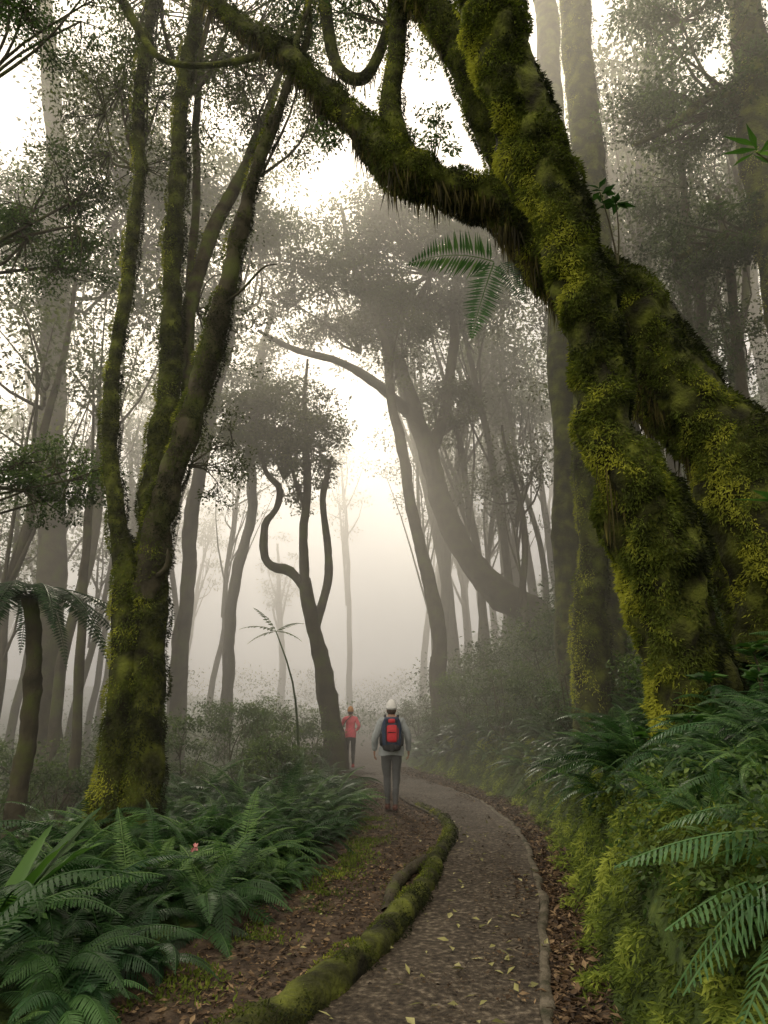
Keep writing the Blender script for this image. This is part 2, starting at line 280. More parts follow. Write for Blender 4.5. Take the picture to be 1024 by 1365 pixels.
# ------------------------------------------------------------------ mid distance trees
def simple(name,stems,mat=M_bark2,seg=12,lump=.2,dens=0,wob=.2):
    e=empty(name)
    for i,s in enumerate(stems):
        mossy(e,ground_pt(s) if i==0 else s,seg,lump,dens,name='stem_%d'%(i+1),mat=mat,step=.2,wob=wob)
    return e
tC=simple('forest_tree',[
 [(-1.4,21,.4,.38),(-1.58,21,1.5,.30),(-1.85,21,2.9,.25),(-2.3,21,4.75,.22),(-2.5,21,5.6,.2)],
 [(-2.4,21,5.2,.15),(-2.95,21,5.85,.15),(-3.5,21,6.0,.14),(-3.8,21.2,6.4,.13),(-3.85,21.2,7.4,.13),(-3.5,21.3,8.0,.12),(-3.45,21.4,8.7,.11),(-3.9,21.4,9.2,.09),(-4.3,21.4,10.1,.07),(-5.09,21.4,10.6,.04)],
 [(-2.1,21,3.9,.15),(-1.8,21.2,5.6,.13),(-1.85,21.4,6.85,.12),(-2.0,21.4,8.3,.10),(-1.75,21.4,9.8,.05)],
 [(-2.5,21,5.4,.17),(-2.6,21.2,7.2,.14),(-2.5,21.3,8.68,.12),(-2.68,21.4,11.2,.09),(-2.65,21.5,13.5,.04)],
 [(-2.55,21.2,7.9,.08),(-3.0,21.3,9.2,.06),(-3.2,21.3,10.5,.04)]],wob=.1,lump=.3)
crown(tC,(-3.7,21.2,10.8),(2.4,1.8,1.6),150,110,.6,.13,.065,M_leafw,(-3.3,21.3,9),'foliage',.05)
crown(tC,(-2.6,21.3,9.8),(1.1,1,2.4),40,80,.4,.12,.06,M_leafw,(-2.6,21.3,8),'foliage_2',.03)
tD=simple('leaning_tree',[
 [(6.6,25,3.9,.75),(5.9,25,4.6,.66),(5.3,25,5.18,.6),(4.1,25,6.0,.52),(3.09,25,7.28,.46),(2.41,25,9.04,.42),(1.76,25,11.2,.38),(1.0,25,13.75,.34),(.25,25,15.95,.28),(-.5,25,18.5,.18)],
 [(1.1,25,13.0,.25),(-.36,24.5,14.15,.2),(-1.82,24,14.8,.16),(-3.39,23.5,15.05,.12),(-4.77,23,15.6,.06)],
 [(.5,25,15,.22),(-.38,25,17.5,.18),(-1.35,25,20.1,.14),(-1.88,25,22.8,.08)],
 [(1.76,25,11.2,.25),(2.6,25,14,.22),(3.0,25,18,.18),(3.6,25,22,.1)]],wob=.15)
crown(tD,(-2.2,24.3,17.5),(3.2,2.5,1.8),110,90,.8,.15,.08,M_leafw,(-1,24.5,15.5),'foliage',.06)
crown(tD,(1.5,25,20.0),(5.4,3,3.8),270,110,1.0,.18,.09,M_leafw,(.5,25,17.5),'foliage_2',.09)
crown(tD,(2.8,25.5,13.5),(1.6,1.5,1.6),40,90,.6,.14,.07,M_leafw,(2.2,25,12),'foliage_3',.05)
tE=simple('forest_tree',[[(1.82,23,3.0,.28),(1.82,23,4.0,.25),(1.39,23,6.3,.23),(.88,23,9,.2),(.44,23,11.9,.18),(.08,23,14.6,.15),(-.64,23,16.9,.1),(-1,23,19,.05)]],wob=.15)
crown(tE,(.4,23,15.5),(1.6,1.6,2.5),60,70,.6,.14,.07,M_leafw,(.2,23,13),'foliage',.05)
tF=simple('mossy_tree',[[(3.25,11,2.0,.27),(3.28,11,2.99,.25),(3.39,11,4.1,.22),(3.45,11,5.27,.19),(3.49,11,6.5,.17),(3.64,11.3,8.64,.15),(3.9,11.5,12,.1)]],M_mossbark,16,.3,1400,wob=.1)
tG=simple('forest_tree',[[(4.1,15,3.5,.34),(4.38,15,9.5,.33),(4.64,15,14.8,.33),(4.68,15,18.3,.33),(4.79,15,24,.3)]],M_mossbark,16,.2,wob=.1)
tH=simple('forest_tree',[[(4.16,13,3.5,.40),(4.5,13,8.1,.37),(4.73,13,12.2,.37),(4.79,13,15.4,.36),(4.89,13,19,.36),(5,13,22,.33)]],M_mossbark,18,.2,700,wob=.1)
tI=simple('forest_tree',[[(7.6,12,4,.42),(7.95,12,7.6,.4),(8.13,12,10.5,.38),(8.19,12,13.3,.38),(8.27,12,15.4,.37),(8.43,12,17.7,.36),(8.63,12,20,.33)],
 [(8.2,12,14.3,.12),(7.33,12,14.8,.1),(6.41,12,14,.08),(5.53,12,13.5,.04)],[(8.2,12,11,.12),(7.2,12.3,11.3,.08),(6.3,12.5,10.9,.05)]],M_mossbark,16,.2,500)
crown(tI,(7.3,12.3,16.2),(2.0,1.5,2.4),100,100,.5,.10,.05,M_leaf,(8.2,12,14),'foliage',.05)
crown(tI,(6.9,12.3,11.3),(1.5,1,.9),60,90,.4,.09,.045,M_leaf,(8.1,12,11),'foliage_2',.04,.25)
crown(tI,(6.3,12.3,14.2),(1.5,1,.7),50,80,.4,.09,.045,M_leaf,(7.4,12,14.4),'foliage_3',.03,.25)
tJ=simple('forest_tree',[[(7.18,14,6.3,.14),(7.33,14,8.6,.13),(7.38,14,10.9,.12),(7.43,14,13,.1),(7.44,14,15,.08),(7.5,14,18,.03)]])
crown(tJ,(7.3,14,13.2),(1.6,1.2,2.2),50,80,.5,.09,.045,M_leaf,(7.4,14,11),'foliage',.03,.25)
crown(tJ,(6.9,14,9.6),(1.8,1.2,1.2),50,80,.5,.09,.045,M_leaf,(7.4,14,9),'foliage_2',.03,.25)
tK=simple('forest_tree',[[(7.35,13,5.5,.13),(7.44,13,7.4,.12),(7.56,13,9.7,.1),(7.61,13,11.6,.09),(7.73,13,13,.06)]])
crown(tK,(7.3,13.2,9.6),(1.1,1,1.2),24,70,.4,.08,.04,M_leaf,(7.5,13,8.5),'foliage',.025,.25)
simple('forest_tree',[[(-6.09,14,.37,.1),(-6.21,14,2.62,.09),(-6.25,14,4.78,.08),(-6.24,14,6.44,.07),(-6.2,14,9,.03)]])
tN=simple('forest_tree',[[(-9.39,20,.61,.45),(-9.84,20,4.79,.42),(-10.4,20,9.5,.40),(-11.1,20,14.9,.38),(-12.05,20,21.1,.34),(-13.3,20,28.4,.3)]],lump=.15)
crown(tN,(-10,20,18.5),(4,3,6),230,95,1.1,.17,.085,M_leafw,(-11,20,15),'foliage',.08)
tO=simple('forest_tree',[[(-6.94,24,1.5,.3),(-7.04,24,5.96,.26),(-6.97,24,9.9,.26),(-6.44,24,13.6,.25),(-6.11,24,17.6,.22),(-5.7,24,23,.12)]],wob=.2)
crown(tO,(-6.4,24,20),(3.6,3,4.6),170,95,1.0,.18,.09,M_leafw,(-6.1,24,17),'foliage',.08)
tP=simple('forest_tree',[[(-6.33,28,2,.25),(-6.18,28,6.06,.23),(-5.84,28,9.93,.21),(-5.74,28,14.1,.2),(-5.2,28,20,.1)]],wob=.3)
crown(tP,(-5.6,28,15.5),(2.4,2,3.0),70,80,.8,.16,.08,M_leafw,(-5.7,28,13),'foliage',.05)
# ------------------------------------------------------------------ distant forest mass
tb=Bag(); lb=Bag()
def far_tree(x,y,H,r,lean=0,cr=2.4,nl=900,ls=.28,low=.24):
    g=float(h0(x,y)); lx=rng.normal(0,.4)+lean
    pts=[(x,y,g-.5,r*1.3),(x+lx*.15+rng.normal(0,.15),y,g+H*.3,r),(x+lx*.5+rng.normal(0,.25),y,g+H*.6,r*.8),(x+lx,y,g+H,r*.35)]
    V,F,_,_=tube(pts,8,n=24,wob=.15); tb.add(V,F,.5)
    k=16; cs=np.array([x+lx*.8,y,g+H*.82])+unit(rng.normal(0,1,(k,3)))*np.array([cr,cr,H*low])*(.3+.7*rng.random((k,1)))
    for c in cs[:12]:
        q=rng.random()*.45+.35; o=np.array([x+lx*q*.8,y,g+H*q]); m=(o+c)/2+rng.normal(0,.3,3)
        V,F,_,_=tube([(*o,r*.4),(*m,r*.25),(*c,r*.06)],4,n=6); tb.add(V,F,.5)
    clump_leaves(lb,cs,cr*.42,nl//k,ls,ls*.5,.5)
for i in range(100):
    y=rng.uniform(30,64); a=rng.uniform(-.62,.62)
    if a<.04 and rng.random()<.4: continue
    if -.3<a<.03 and y<50: continue
    if -.3<a<0.03 and rng.random()<.4: continue
    far_tree(a*y,y,rng.uniform(15,25),rng.uniform(.12,.34),rng.normal(0,2.2),rng.uniform(2,3.8),1400)
for a,y in ((.15,28),(.19,27),(.26,26),(.17,34),(.40,19),(.45,22),(.5,18),(.56,24),(.36,24),(.43,27),(.51,27)):
    far_tree(a*y,y,rng.uniform(16,24),rng.uniform(.12,.24),rng.normal(0,1.8),rng.uniform(1.8,2.8),1600,.2)
for a,y,H,l in ((-.46,18,15,.5),(-.36,22,17,1.5),(-.52,26,20,2),(-.30,30,16,-1.5),(-.40,33,20,2),(-.58,15,13,.4),(-.25,34,17,1),(.07,31,15,-1),(.13,30,11,1.2),(.21,23,9,-.8),(.24,30,14,-1.5),(-.44,27,11,1),(-.33,36,14,-1),(-.55,21,9,.5)):
    far_tree(a*y,y,H,.13,l,2.4,1900,.14,.2)
for a,y,H in ((.47,16,9),(.53,15.5,11),(.42,17,8),(.58,16,14),(.50,20,13),(.38,20,12),(.44,24,15),(.56,19,16),(.33,26,13)):
    far_tree(a*y,y,H,.11,rng.normal(0,.5),2.2,2200,.12)
dm=empty('distant_forest'); tb.make('trunks',M_bark2,dm,True); lb.make('foliage',M_leafw,dm)
ub=Bag(); n=460; uy=rng.uniform(12,40,n); us=rng.uniform(1.5,16,n); ux=np.interp(uy,base_y,base_x)+us; uz=h0(ux,uy)
keep=(ux<uy*.66+1); ux,uy,uz=ux[keep],uy[keep],uz[keep]
clump_leaves(ub,np.stack([ux,uy,uz+.5+1.3*rng.random(len(ux))],1),.9+.7*rng.random(len(ux)),120,.14,.065,.6)
n=260; uy=rng.uniform(12,40,n); ux=-rng.uniform(3,22,n)-uy*.12; uz=h0(ux,uy)
clump_leaves(ub,np.stack([ux,uy,uz+.3+1.0*rng.random(n)],1),.9+.5*rng.random(n),110,.13,.065,.6)
n=130; uy=rng.uniform(28,50,n); ux=rng.uniform(-9,8,n); uz=h0(ux,uy)
clump_leaves(ub,np.stack([ux,uy,uz+.3+1.2*rng.random(n)],1),1.1,80,.16,.08,.6)
n=170; uy=rng.uniform(40,80,n); ux=rng.uniform(-.5,.15,n)*uy; uz=h0(ux,uy)
clump_leaves(ub,np.stack([ux,uy,uz+.4+3.2*rng.random(n)**2],1),1.5,110,.18,.09,.6)
ub.make('hillside_undergrowth',M_shrub)
# ------------------------------------------------------------------ shrubs
def shrub(x,y,r,h,nc=26,nper=70,L=.07,mat=M_shrub,cr=.3):
    e=empty('leafy_shrub'); g=float(h0(x,y))
    crown(e,(x,y,g+h*.55),(r,r,h*.5),nc,nper,cr,L,L*.45,mat,(x,y,g),'foliage',.02,.55,shell=.55); return e
for x,y,r,h in ((-4.2,14,1.3,1.9),(-3.0,15.2,1.2,2.0),(-5.8,15.5,1.5,1.9),(-2.5,17.5,1.0,2.1),(-3.7,18.5,1.5,2.3),(-7.2,13.8,1.4,1.6),(-5.2,11.8,1.0,1.2),(-1.9,19.6,.6,1.6),(-2.0,13.2,.7,1.2),(-6.8,10.8,1.0,1.3)):
    shrub(x,y,r,h,42,95)
for x,y,r,h in ((3.3,12.2,.8,1.4),(3.2,14.2,.9,1.6),(2.7,16.3,.9,1.7),(3.9,16.2,1.2,1.9),(2.1,19,.9,1.7),(3.2,19.5,1.3,2.1),(1.6,22,.9,1.5),(2.6,23,1.2,1.9),(4.6,13.5,1.0,1.6),(4.3,10.2,.8,1.2),(4.9,18.5,1.4,2.3),(1.2,25.5,1.0,1.5),(5.2,10.5,.9,1.5),(5.9,12.5,1.2,1.9),(3.6,8.6,.6,.9),(4.4,9.0,.7,1.1)):
    shrub(x,y,r,h,36,95,.06)
# ------------------------------------------------------------------ ferns
UP=np.array([0,0,1.])
def frond(bag,p0,d,L,W,n=22,arch=.5,up=UP,detail=False,tint=.5,pw=.8,lift=None,face=None):
    """arching frond: rachis + paired drooping pinnae; face = direction the blade faces"""
    d=unit(np.array(d,float)); side=unit(np.cross(d,up if face is None else np.array(face,float))); s=np.linspace(0,1,n)
    e=lift if lift is not None else .6
    C=p0+d*L*s[:,None]+up*(L*(e*s-arch*1.6*s**2))[:,None]
    T=unit(np.gradient(C,axis=0)); Nn=np.cross(side,T)
    prof=np.sin(np.pi*np.clip(s*.93+.07,0,1)**.62)**.8*W/2; prof[0]*=.3
    sp=L/n
    for sg in (-1,1):
        i=np.arange(1,n); D=side*sg+T[i]*.4-Nn[i]*(.28 if face is None else 0)
        P=C[i]
        if detail:
            m=6; t=np.linspace(0,1,m+1); wv=sp*pw*np.sin(np.pi*np.clip(t*.85+.15,0,1))**.5*np.where(np.arange(m+1)%2,1.0,.72); wv[-1]=.02*sp
            D=D+rng.normal(0,.05,D.shape)
            U=unit(D); Q=unit(np.cross(U,Nn[i])); ln=prof[i]*(.88+.2*rng.random(len(i)))
            cen=P[:,None]+U[:,None]*(ln[:,None]*t)[:,:,None]-UP*(ln[:,None]*.22*t**2)[:,:,None]+T[i][:,None]*(ln[:,None]*.12*t**2)[:,:,None]
            lft=cen+Q[:,None]*(wv/2)[None,:,None]; rgt=cen-Q[:,None]*(wv/2)[None,:,None]
            V=np.stack([lft,rgt],2).reshape(-1,3); k=len(i); b0=(np.arange(k)*(m+1)*2)[:,None]+(np.arange(m)*2)[None]
            F=np.stack([b0,b0+1,b0+3,b0+2],-1).reshape(-1,4); bag.add(V,F,np.clip(tint+rng.normal(0,.1,len(V)),0,1))
        else:
            V,F=leafgeo(P,D+rng.normal(0,.06,D.shape),Nn[i],prof[i]*(.9+.2*rng.random(len(i))),sp*pw*1.15,.1,.35); bag.add(V,F,np.repeat(np.clip(tint+rng.normal(0,.08,len(i)),0,1),4))
    V,F,_,_=tube(np.concatenate([C,np.linspace(.008,.002,n)[:,None]*L],1),4,n=n); bag.add(V,F,min(1,tint+.2))
def fern_mesh(name,nf,L,W,detail,n,seed,mat):
    global rng; old=rng; rng=np.random.default_rng(seed); b=Bag()
    for k in range(nf):
        a=2*np.pi*k/nf+rng.normal(0,.3); l=L*(.6+.6*rng.random())
        frond(b,np.array([0,0,.02]),(math.cos(a),math.sin(a),0),l,W*(.8+.4*rng.random()),n,.32+.3*rng.random(),detail=detail,tint=.15+.8*rng.random(),lift=.4+.8*rng.random())
    rng=old
    V=np.concatenate(b.V);F=np.concatenate(b.F); o=mesh(name,V,F,mat,None,np.concatenate(b.T)); me=o.data; bpy.data.objects.remove(o); return me
FM=[fern_mesh('fern_a',10,.62,.2,False,34,1,M_fern),fern_mesh('fern_b',12,.7,.19,False,38,2,M_fern),fern_mesh('fern_c',9,.75,.24,False,36,3,M_fern),fern_mesh('fern_f',13,.55,.15,False,34,6,M_fern)]
FD=[fern_mesh('fern_d',9,.75,.22,True,36,4,M_fern),fern_mesh('fern_e',8,.8,.26,True,36,5,M_fern2)]
def put(me,parent,x,y,z,s,tilt=(0,0),rz=None):
    o=bpy.data.objects.new('fern',me); o.location=(x,y,z); o.scale=(s,s,s*random.uniform(.85,1.2)); o.rotation_euler=(tilt[0],tilt[1],random.uniform(0,6.28) if rz is None else rz); link(o,parent)
fe=empty('fern_undergrowth')
for i in range(400):
    y=3.9+9.5*random.random()**.8; f=np.interp(y,fern_y,fern_x); l=.2+3.6*random.random()**1.1
    x=f-l
    if abs(x)>y*.62+.8: continue
    z=float(h0(x,y))+.02+min(.25,l*.12); s=random.uniform(.6,1.35)*(1 if l>.4 else .6)
    put(random.choice(FM+FD[:1]) if y>6 else random.choice(FD),fe,x,y,z,s,(random.uniform(-.35,.35),random.uniform(-.35,.35)))
for i in range(110):
    y=random.uniform(13,26); f=np.interp(y,fern_y,fern_x); x=f-.2-2.2*random.random()
    put(random.choice(FM),fe,x,y,float(h0(x,y)),random.uniform(.7,1.2))
fr=empty('fern_bank')
for i in range(620):
    y=4.2+20*random.random()**1.5; b=np.interp(y,base_y,base_x); s_=.4+3.2*random.random()**1.2; x=b+s_
    if x>y*.62+.7: continue
    if (x-3.2)**2+(y-7.3)**2<.2 : continue
    if y<6.8 and s_<.8: s_=.8; x=b+.8+random.random()
    z=float(h0(x,y)); put(random.choice(FM+FD[:1]),fr,x,y,z+.02,random.uniform(.6,1.1)*(.7 if y<6.8 else 1),(random.uniform(-.15,.15),random.uniform(-.5,-.1) if s_<.9 else random.uniform(-.2,.2)))
for i in range(34):
    y=3.0+4.5*random.random(); b=np.interp(y,base_y,base_x); s_=.5+.3*random.random(); x=b+s_
    put(random.choice(FM),fr,x,y,float(h0(x,y))-.02,random.uniform(.3,.5),(random.uniform(-.15,.15),random.uniform(-1.0,-.6)))
hb=Bag()
for p,d,L,W,ar,li in (((2.05,3.35,1.05),(-1,.12,0),1.0,.40,.22,.22),((2.1,3.25,.95),(-1,-.08,0),.95,.40,.25,.18),((2.0,3.0,.98),(-.9,.05,0),.85,.40,.5,.3),((1.85,2.85,.95),(-.75,-.1,0),.75,.4,.75,.35),((1.9,2.9,1.0),(-.9,.3,0),.8,.4,.6,.35),
   ((2.05,3.6,1.12),(-.8,.5,0),.7,.3,.3,.3),
   ((2.95,5.6,1.35),(-1,-.25,0),.95,.26,.45,.55),((3.0,5.7,1.4),(-1,.15,0),1.0,.26,.45,.6),((3.0,5.5,1.4),(-.7,-.6,0),.9,.26,.5,.5),((3.1,5.9,1.4),(-.8,.5,0),.9,.26,.4,.7),((2.9,5.9,1.25),(-1,-.4,0),.95,.26,.6,.5),((2.7,6.2,1.2),(-1,-.3,0),.8,.22,.5,.7)):
    frond(hb,np.array(p),d,L,W,38,ar,detail=True,tint=.6+.2*random.random(),lift=li,pw=.72)
hb.make('large_fern',M_fern2)
eb=Bag()
fc=(-.15,-.8,-.55)
frond(eb,np.array([1.4,7.45,7.12]),(-1,-.22,.12),1.15,.62,30,.26,tint=.65,lift=.1,pw=.8,face=fc)
frond(eb,np.array([1.4,7.45,7.1]),(-.22,-.15,-1),1.25,.54,30,.03,up=np.array([-1.,0,.0]),tint=.55,lift=.12,pw=.8,face=fc)
frond(eb,np.array([1.5,7.5,7.15]),(.25,-.3,-1),.8,.34,24,.03,up=np.array([1.,0,0]),tint=.3,lift=.1,pw=.7,face=fc)
eb.make('epiphyte_fern',M_fern)
tf=empty('tree_fern')
V,F,_,_=tube([(-4.98,10,-.4,.15),(-4.98,10,.57,.13),(-4.96,10,1.5,.12),(-5.05,10,2.54,.11),(-5.25,10,3.25,.1)],12,.08,.3,5); mesh('trunk',V,F,M_bark2,tf,smooth=True)
b=Bag()
for k in range(17):
    a=2*np.pi*k/17+.2; frond(b,np.array([-5.25,10,3.2]),(math.cos(a),math.sin(a),0),1.8+.3*random.random(),.55,46,.52+.1*random.random(),tint=.05+.2*random.random(),lift=.5,pw=.85)
b.make('fronds',M_fern,tf)
b=Bag(); sp=empty('palm_sapling')
for dx,dz,L in ((-.9,.5,.8),(.6,.6,.7),(-.3,.9,.7),(.9,.0,.6),(-.8,-.1,.6)): frond(b,np.array([-2.35,15,3.3]),(dx,-.2,dz*.3),L,.3,12,.3,tint=.5,lift=.5*dz+.1,pw=.9)
V,F,_,_=tube([(-1.7,15,-.2,.03),(-1.9,15,2.0,.022),(-2.35,15,3.3,.012)],6,n=10); b.add(V,F,.3); b.make('leaves',M_shrub,sp)
b=Bag()
def strap(b,p0,d,L,W,arch,lift,t):
    d=unit(np.array(d,float)); up=UP; n=12; s=np.linspace(0,1,n); side=unit(np.cross(d,up))
    C=np.array(p0)+d*L*s[:,None]*.75+up*(L*(lift*s-arch*s**2))[:,None]; w=W*np.sin(np.pi*np.clip(s*.9+.1,0,1)**.8)**.7; w[-1]=.004
    nrm=unit(np.cross(side,np.gradient(C,axis=0)))
    rip=np.sin(s*40)[:,None]*.006
    V=np.stack([C+side*w[:,None]/2+nrm*(w[:,None]*.22+rip),C,C-side*w[:,None]/2+nrm*(w[:,None]*.22-rip)],1).reshape(-1,3)
    i=(np.arange(n-1)*3)[:,None]+np.array([0,1])[None]; F=np.stack([i,i+1,i+4,i+3],-1).reshape(-1,4); b.add(V,F,t)
for k in range(17):
    a=random.uniform(-.6,3.4); strap(b,(-2.55,4.9,.1),(math.cos(a),math.sin(a),0),random.uniform(.8,1.1),.12,random.uniform(.2,.65),random.uniform(.9,1.25),random.uniform(.3,.85))
b.make('birds_nest_fern',M_strap,smooth=True)
def sprig(name,c,n,L,W,mat,stem=None,spread=1,par=None,tl=.5):
    e=empty(name); b=Bag(); c=np.array(c,float)
    a=np.linspace(0,2*np.pi,n,endpoint=False)+rng.normal(0,.3,n); D=np.stack([np.cos(a),np.sin(a)*.8,-.15+.5*rng.random(n)],1)*spread
    V,F=leafgeo(c+rng.normal(0,.02,(n,3)),D,np.array([0,0,1.])+rng.normal(0,.3,(n,3)),L*(.7+.5*rng.random(n)),W); b.add(V,F,np.repeat(np.clip(tl+rng.normal(0,.15,n),0,1),4)); b.make('leaves',mat,e)
    if stem is not None:
        V,F,_,_=tube([(*stem,.012),(*((np.array(stem)+c)/2+[.02,0,0]),.01),(*c,.006)],6,n=8); mesh('stem',V,F,M_bark2,e,smooth=True)
sprig('epiphyte_plant',(2.78,6.8,7.45),9,.22,.09,M_strap,(2.72,6.8,6.6),tl=.1)
sprig('epiphyte_plant',(2.6,6.8,7.62),7,.18,.08,M_strap,(2.72,6.8,6.6),tl=.1)
sprig('broadleaf_sprig',(3.5,5.2,6.65),8,.34,.07,M_strap,(3.8,5.2,6.3),tl=.4)
sprig('broadleaf_sprig',(2.85,4.6,3.0),5,.42,.09,M_strap,(3.1,4.6,2.6),tl=.35)
sprig('rust_leaf_plant',(2.95,5.7,1.62),6,.15,.07,M_red,(2.95,5.8,1.1))
for p in ((2.6,6.1,1.55),(3.0,6.5,1.9),(3.3,6.2,1.9),(3.5,6.6,2.2),(2.4,6.5,1.4),(3.2,5.8,1.7)):
    sprig('broadleaf_sprig',p,11,.2,.1,M_strap,(p[0]+.05,p[1],p[2]-.5),tl=.3)
M_pink=plain('pink_petals',(.5,.22,.22)); 
fl=Bag(); V,F=leafgeo(np.repeat([[-1.62,6.4,.5]],10,0),rng.normal(0,1,(10,3))+[0,-.3,.4],rng.normal(0,1,(10,3)),.045,.035); fl.add(V,F,.5); fl.make('pink_flower',M_pink)
# ------------------------------------------------------------------ moss bank
b=Bag(); N=100000
y=2.6+19*rng.random(N)**1.8; s=rng.random(N)**.8*.85-.03; x=np.interp(y,base_y,base_x)+s
z=np.array([hn(a,c) for a,c in zip(x,y)]); P=np.stack([x,y,z],1)
Nn=unit(np.stack([-np.ones(N)*1.2,-.3+rng.normal(0,.2,N),.6+rng.normal(0,.2,N)],1))
cl=np.array([noise.noise(Vector((p[0]*3,p[1]*2.2,p[2]*3)))+.5*noise.noise(Vector((p[0]*9,p[1]*7,p[2]*7))) for p in P]); k=cl>-.45
tint=np.clip(.5+.75*cl+rng.normal(0,.15,N),0,1)
P=P+Nn*(np.clip(cl+.2,0,1)*.12)[:,None]
tufts(b,P[k],Nn[k],.055,.014,.9,tint[k],.6); b.make('bank_moss',M_bankmoss)
b=Bag(); n=360; y=3+18*rng.random(n)**1.5; x=np.interp(y,base_y,base_x)+.35+.7*rng.random(n); z=h0(x,y)+.05
clump_leaves(b,np.stack([x,y,z],1),.14+.1*rng.random(n),40,.045,.025,.8,tbase=rng.random(n)*.4); b.make('bank_plants',M_shrub)
# mossy root edging the path
R=[(-1.0,3.3,.0,.13),(-.62,4.1,.03,.125),(-.2,5.0,.05,.11),(.13,6.1,.05,.105),(.38,7.1,.04,.09),(.63,8.6,.04,.08),(.86,9.8,.03,.07),(.95,10.8,.03,.065),(.85,12,.02,.05),(.55,13.4,.0,.04)]
re=empty('mossy_root'); mossy(re,R,20,.25,4600,.024,.009,'root',M_mossbark,0,.05,4,tsub=.17,cut=-.15)
R2=[(0.02,6.45,-.01,.05),(.1,7.1,.05,.06),(.28,7.8,.05,.055),(.5,8.5,.03,.05)]; mossy(re,R2,10,.25,900,.02,.008,'side_root',M_bark2,0,.05,5,tsub=.3)
b=Bag(); N=9000; y=4+8*rng.random(N); x=np.interp(y,fern_y,fern_x)+.14+rng.normal(0,.16,N); cl=np.array([noise.noise(Vector((p*2,q*1.6,5))) for p,q in zip(x,y)]); k=cl>.0
P=np.stack([x,y,h0(x,y)+.015],1)[k]; Nn=np.tile([0,0,1.],(len(P),1)); tufts(b,P,Nn,.03,.014,-.2,.35+.4*rng.random(len(P))); b.make('ground_moss',M_bankmoss)
# ------------------------------------------------------------------ leaf litter
def litter(name,N,fx0,fx1,L,mat,y0=3.3,y1=22,p=1.5,lift=.012,clump=0):
    y=y0+(y1-y0)*rng.random(N)**p; a=fx0(y); c=fx1(y); x=a+(c-a)*rng.random(N)
    if clump:
        q=np.array([noise.noise(Vector((u*1.4,v*.9,7)))+.5*noise.noise(Vector((u*4,v*3,2))) for u,v in zip(x,y)]); k=q>clump*rng.random(N)-.1; x,y=x[k],y[k]; N=len(x)
    z=np.array([hn(q,w) for q,w in zip(x,y)])
    on=(x>np.interp(y,left_y,left_x))&(x<np.interp(y,edge_y,edge_x)); z=np.where(on,z*.5+.034,z)
    P=np.stack([x,y,z+lift*rng.random(N)+.006],1); an=rng.random(N)*6.28
    D=np.stack([np.cos(an),np.sin(an),rng.normal(0,.25,N)],1); Nv=rng.normal(0,.35,(N,3)); Nv[:,2]+=1
    V,F=leafgeo(P,D,Nv,L*(.4+1.2*rng.random(N)),L*.5*(.4+1.2*rng.random(N)),.2); 
    bb=Bag(); bb.add(V,F,np.repeat(rng.random(N),4)); bb.make(name,mat)
I=np.interp
litter('leaf_litter',14000,lambda y:I(y,edge_y,edge_x)+.07,lambda y:I(y,base_y,base_x)+.1,.055,M_litter)
litter('leaf_litter',10500,lambda y:I(y,fern_y,fern_x)-.1,lambda y:I(y,left_y,left_x)-.02,.045,M_litter)
litter('leaf_litter',14000,lambda y:I(y,left_y,left_x),lambda y:I(y,edge_y,edge_x),.026,M_litter2,p=1.2,clump=.5)
litter('leaf_litter',1400,lambda y:I(y,edge_y,edge_x)-.25,lambda y:I(y,edge_y,edge_x),.045,M_litter,p=1.2,clump=.4)
litter('fallen_leaves',130,lambda y:I(y,left_y,left_x)+.05,lambda y:I(y,edge_y,edge_x)+.1,.065,M_yleaf,3.6,11,1.2)
litter('fallen_leaves',90,lambda y:I(y,edge_y,edge_x)+.1,lambda y:I(y,base_y,base_x),.05,M_yleaf,3.6,14,1.2)
litter('fallen_leaves',60,lambda y:I(y,fern_y,fern_x)+.1,lambda y:I(y,left_y,left_x),.05,M_yleaf,3.6,12,1.2)
# ------------------------------------------------------------------ people
def skin_obj(name,verts,edges,radii,sub=2):
    me=bpy.data.meshes.new(name+'_t'); me.from_pydata(verts,edges,[]); o=bpy.data.objects.new(name+'_t',me); COL.objects.link(o)
    md=o.modifiers.new('s','SKIN'); sv=me.skin_vertices[0].data
    for i,r in enumerate(radii): sv[i].radius=r if isinstance(r,tuple) else (r,r); sv[i].use_root=(i==0)
    md.use_smooth_shade=True
    o.modifiers.new('ss','SUBSURF').levels=sub
    bpy.context.view_layer.update(); dg=bpy.context.evaluated_depsgraph_get()
    m2=bpy.data.meshes.new_from_object(o.evaluated_get(dg)); bpy.data.objects.remove(o); m2.name=name
    for p in m2.polygons: p.use_smooth=True
    return m2
def ell(name,c,r,mat,parent,rot=(0,0,0),fn=None,seg=20):
    import bmesh
    bm=bmesh.new(); bmesh.ops.create_uvsphere(bm,u_segments=seg,v_segments=seg*2//3,radius=1)
    for v in bm.verts:
        if fn: v.co=Vector(fn(v.co))
        v.co=Vector((v.co.x*r[0],v.co.y*r[1],v.co.z*r[2]))
    me=bpy.data.meshes.new(name); bm.to_mesh(me); bm.free()
    for p in me.polygons:p.use_smooth=True
    me.materials.append(mat); o=bpy.data.objects.new(name,me); o.location=c;o.rotation_euler=rot; return link(o,parent)
def sq(co,e=.45):
    f=lambda a: math.copysign(abs(a)**e,a); return (f(co.x),f(co.y),f(co.z))
M_skin=plain('skin',(.42,.24,.17),.6,.05); M_hair=plain('hair',(.05,.03,.02),.6)
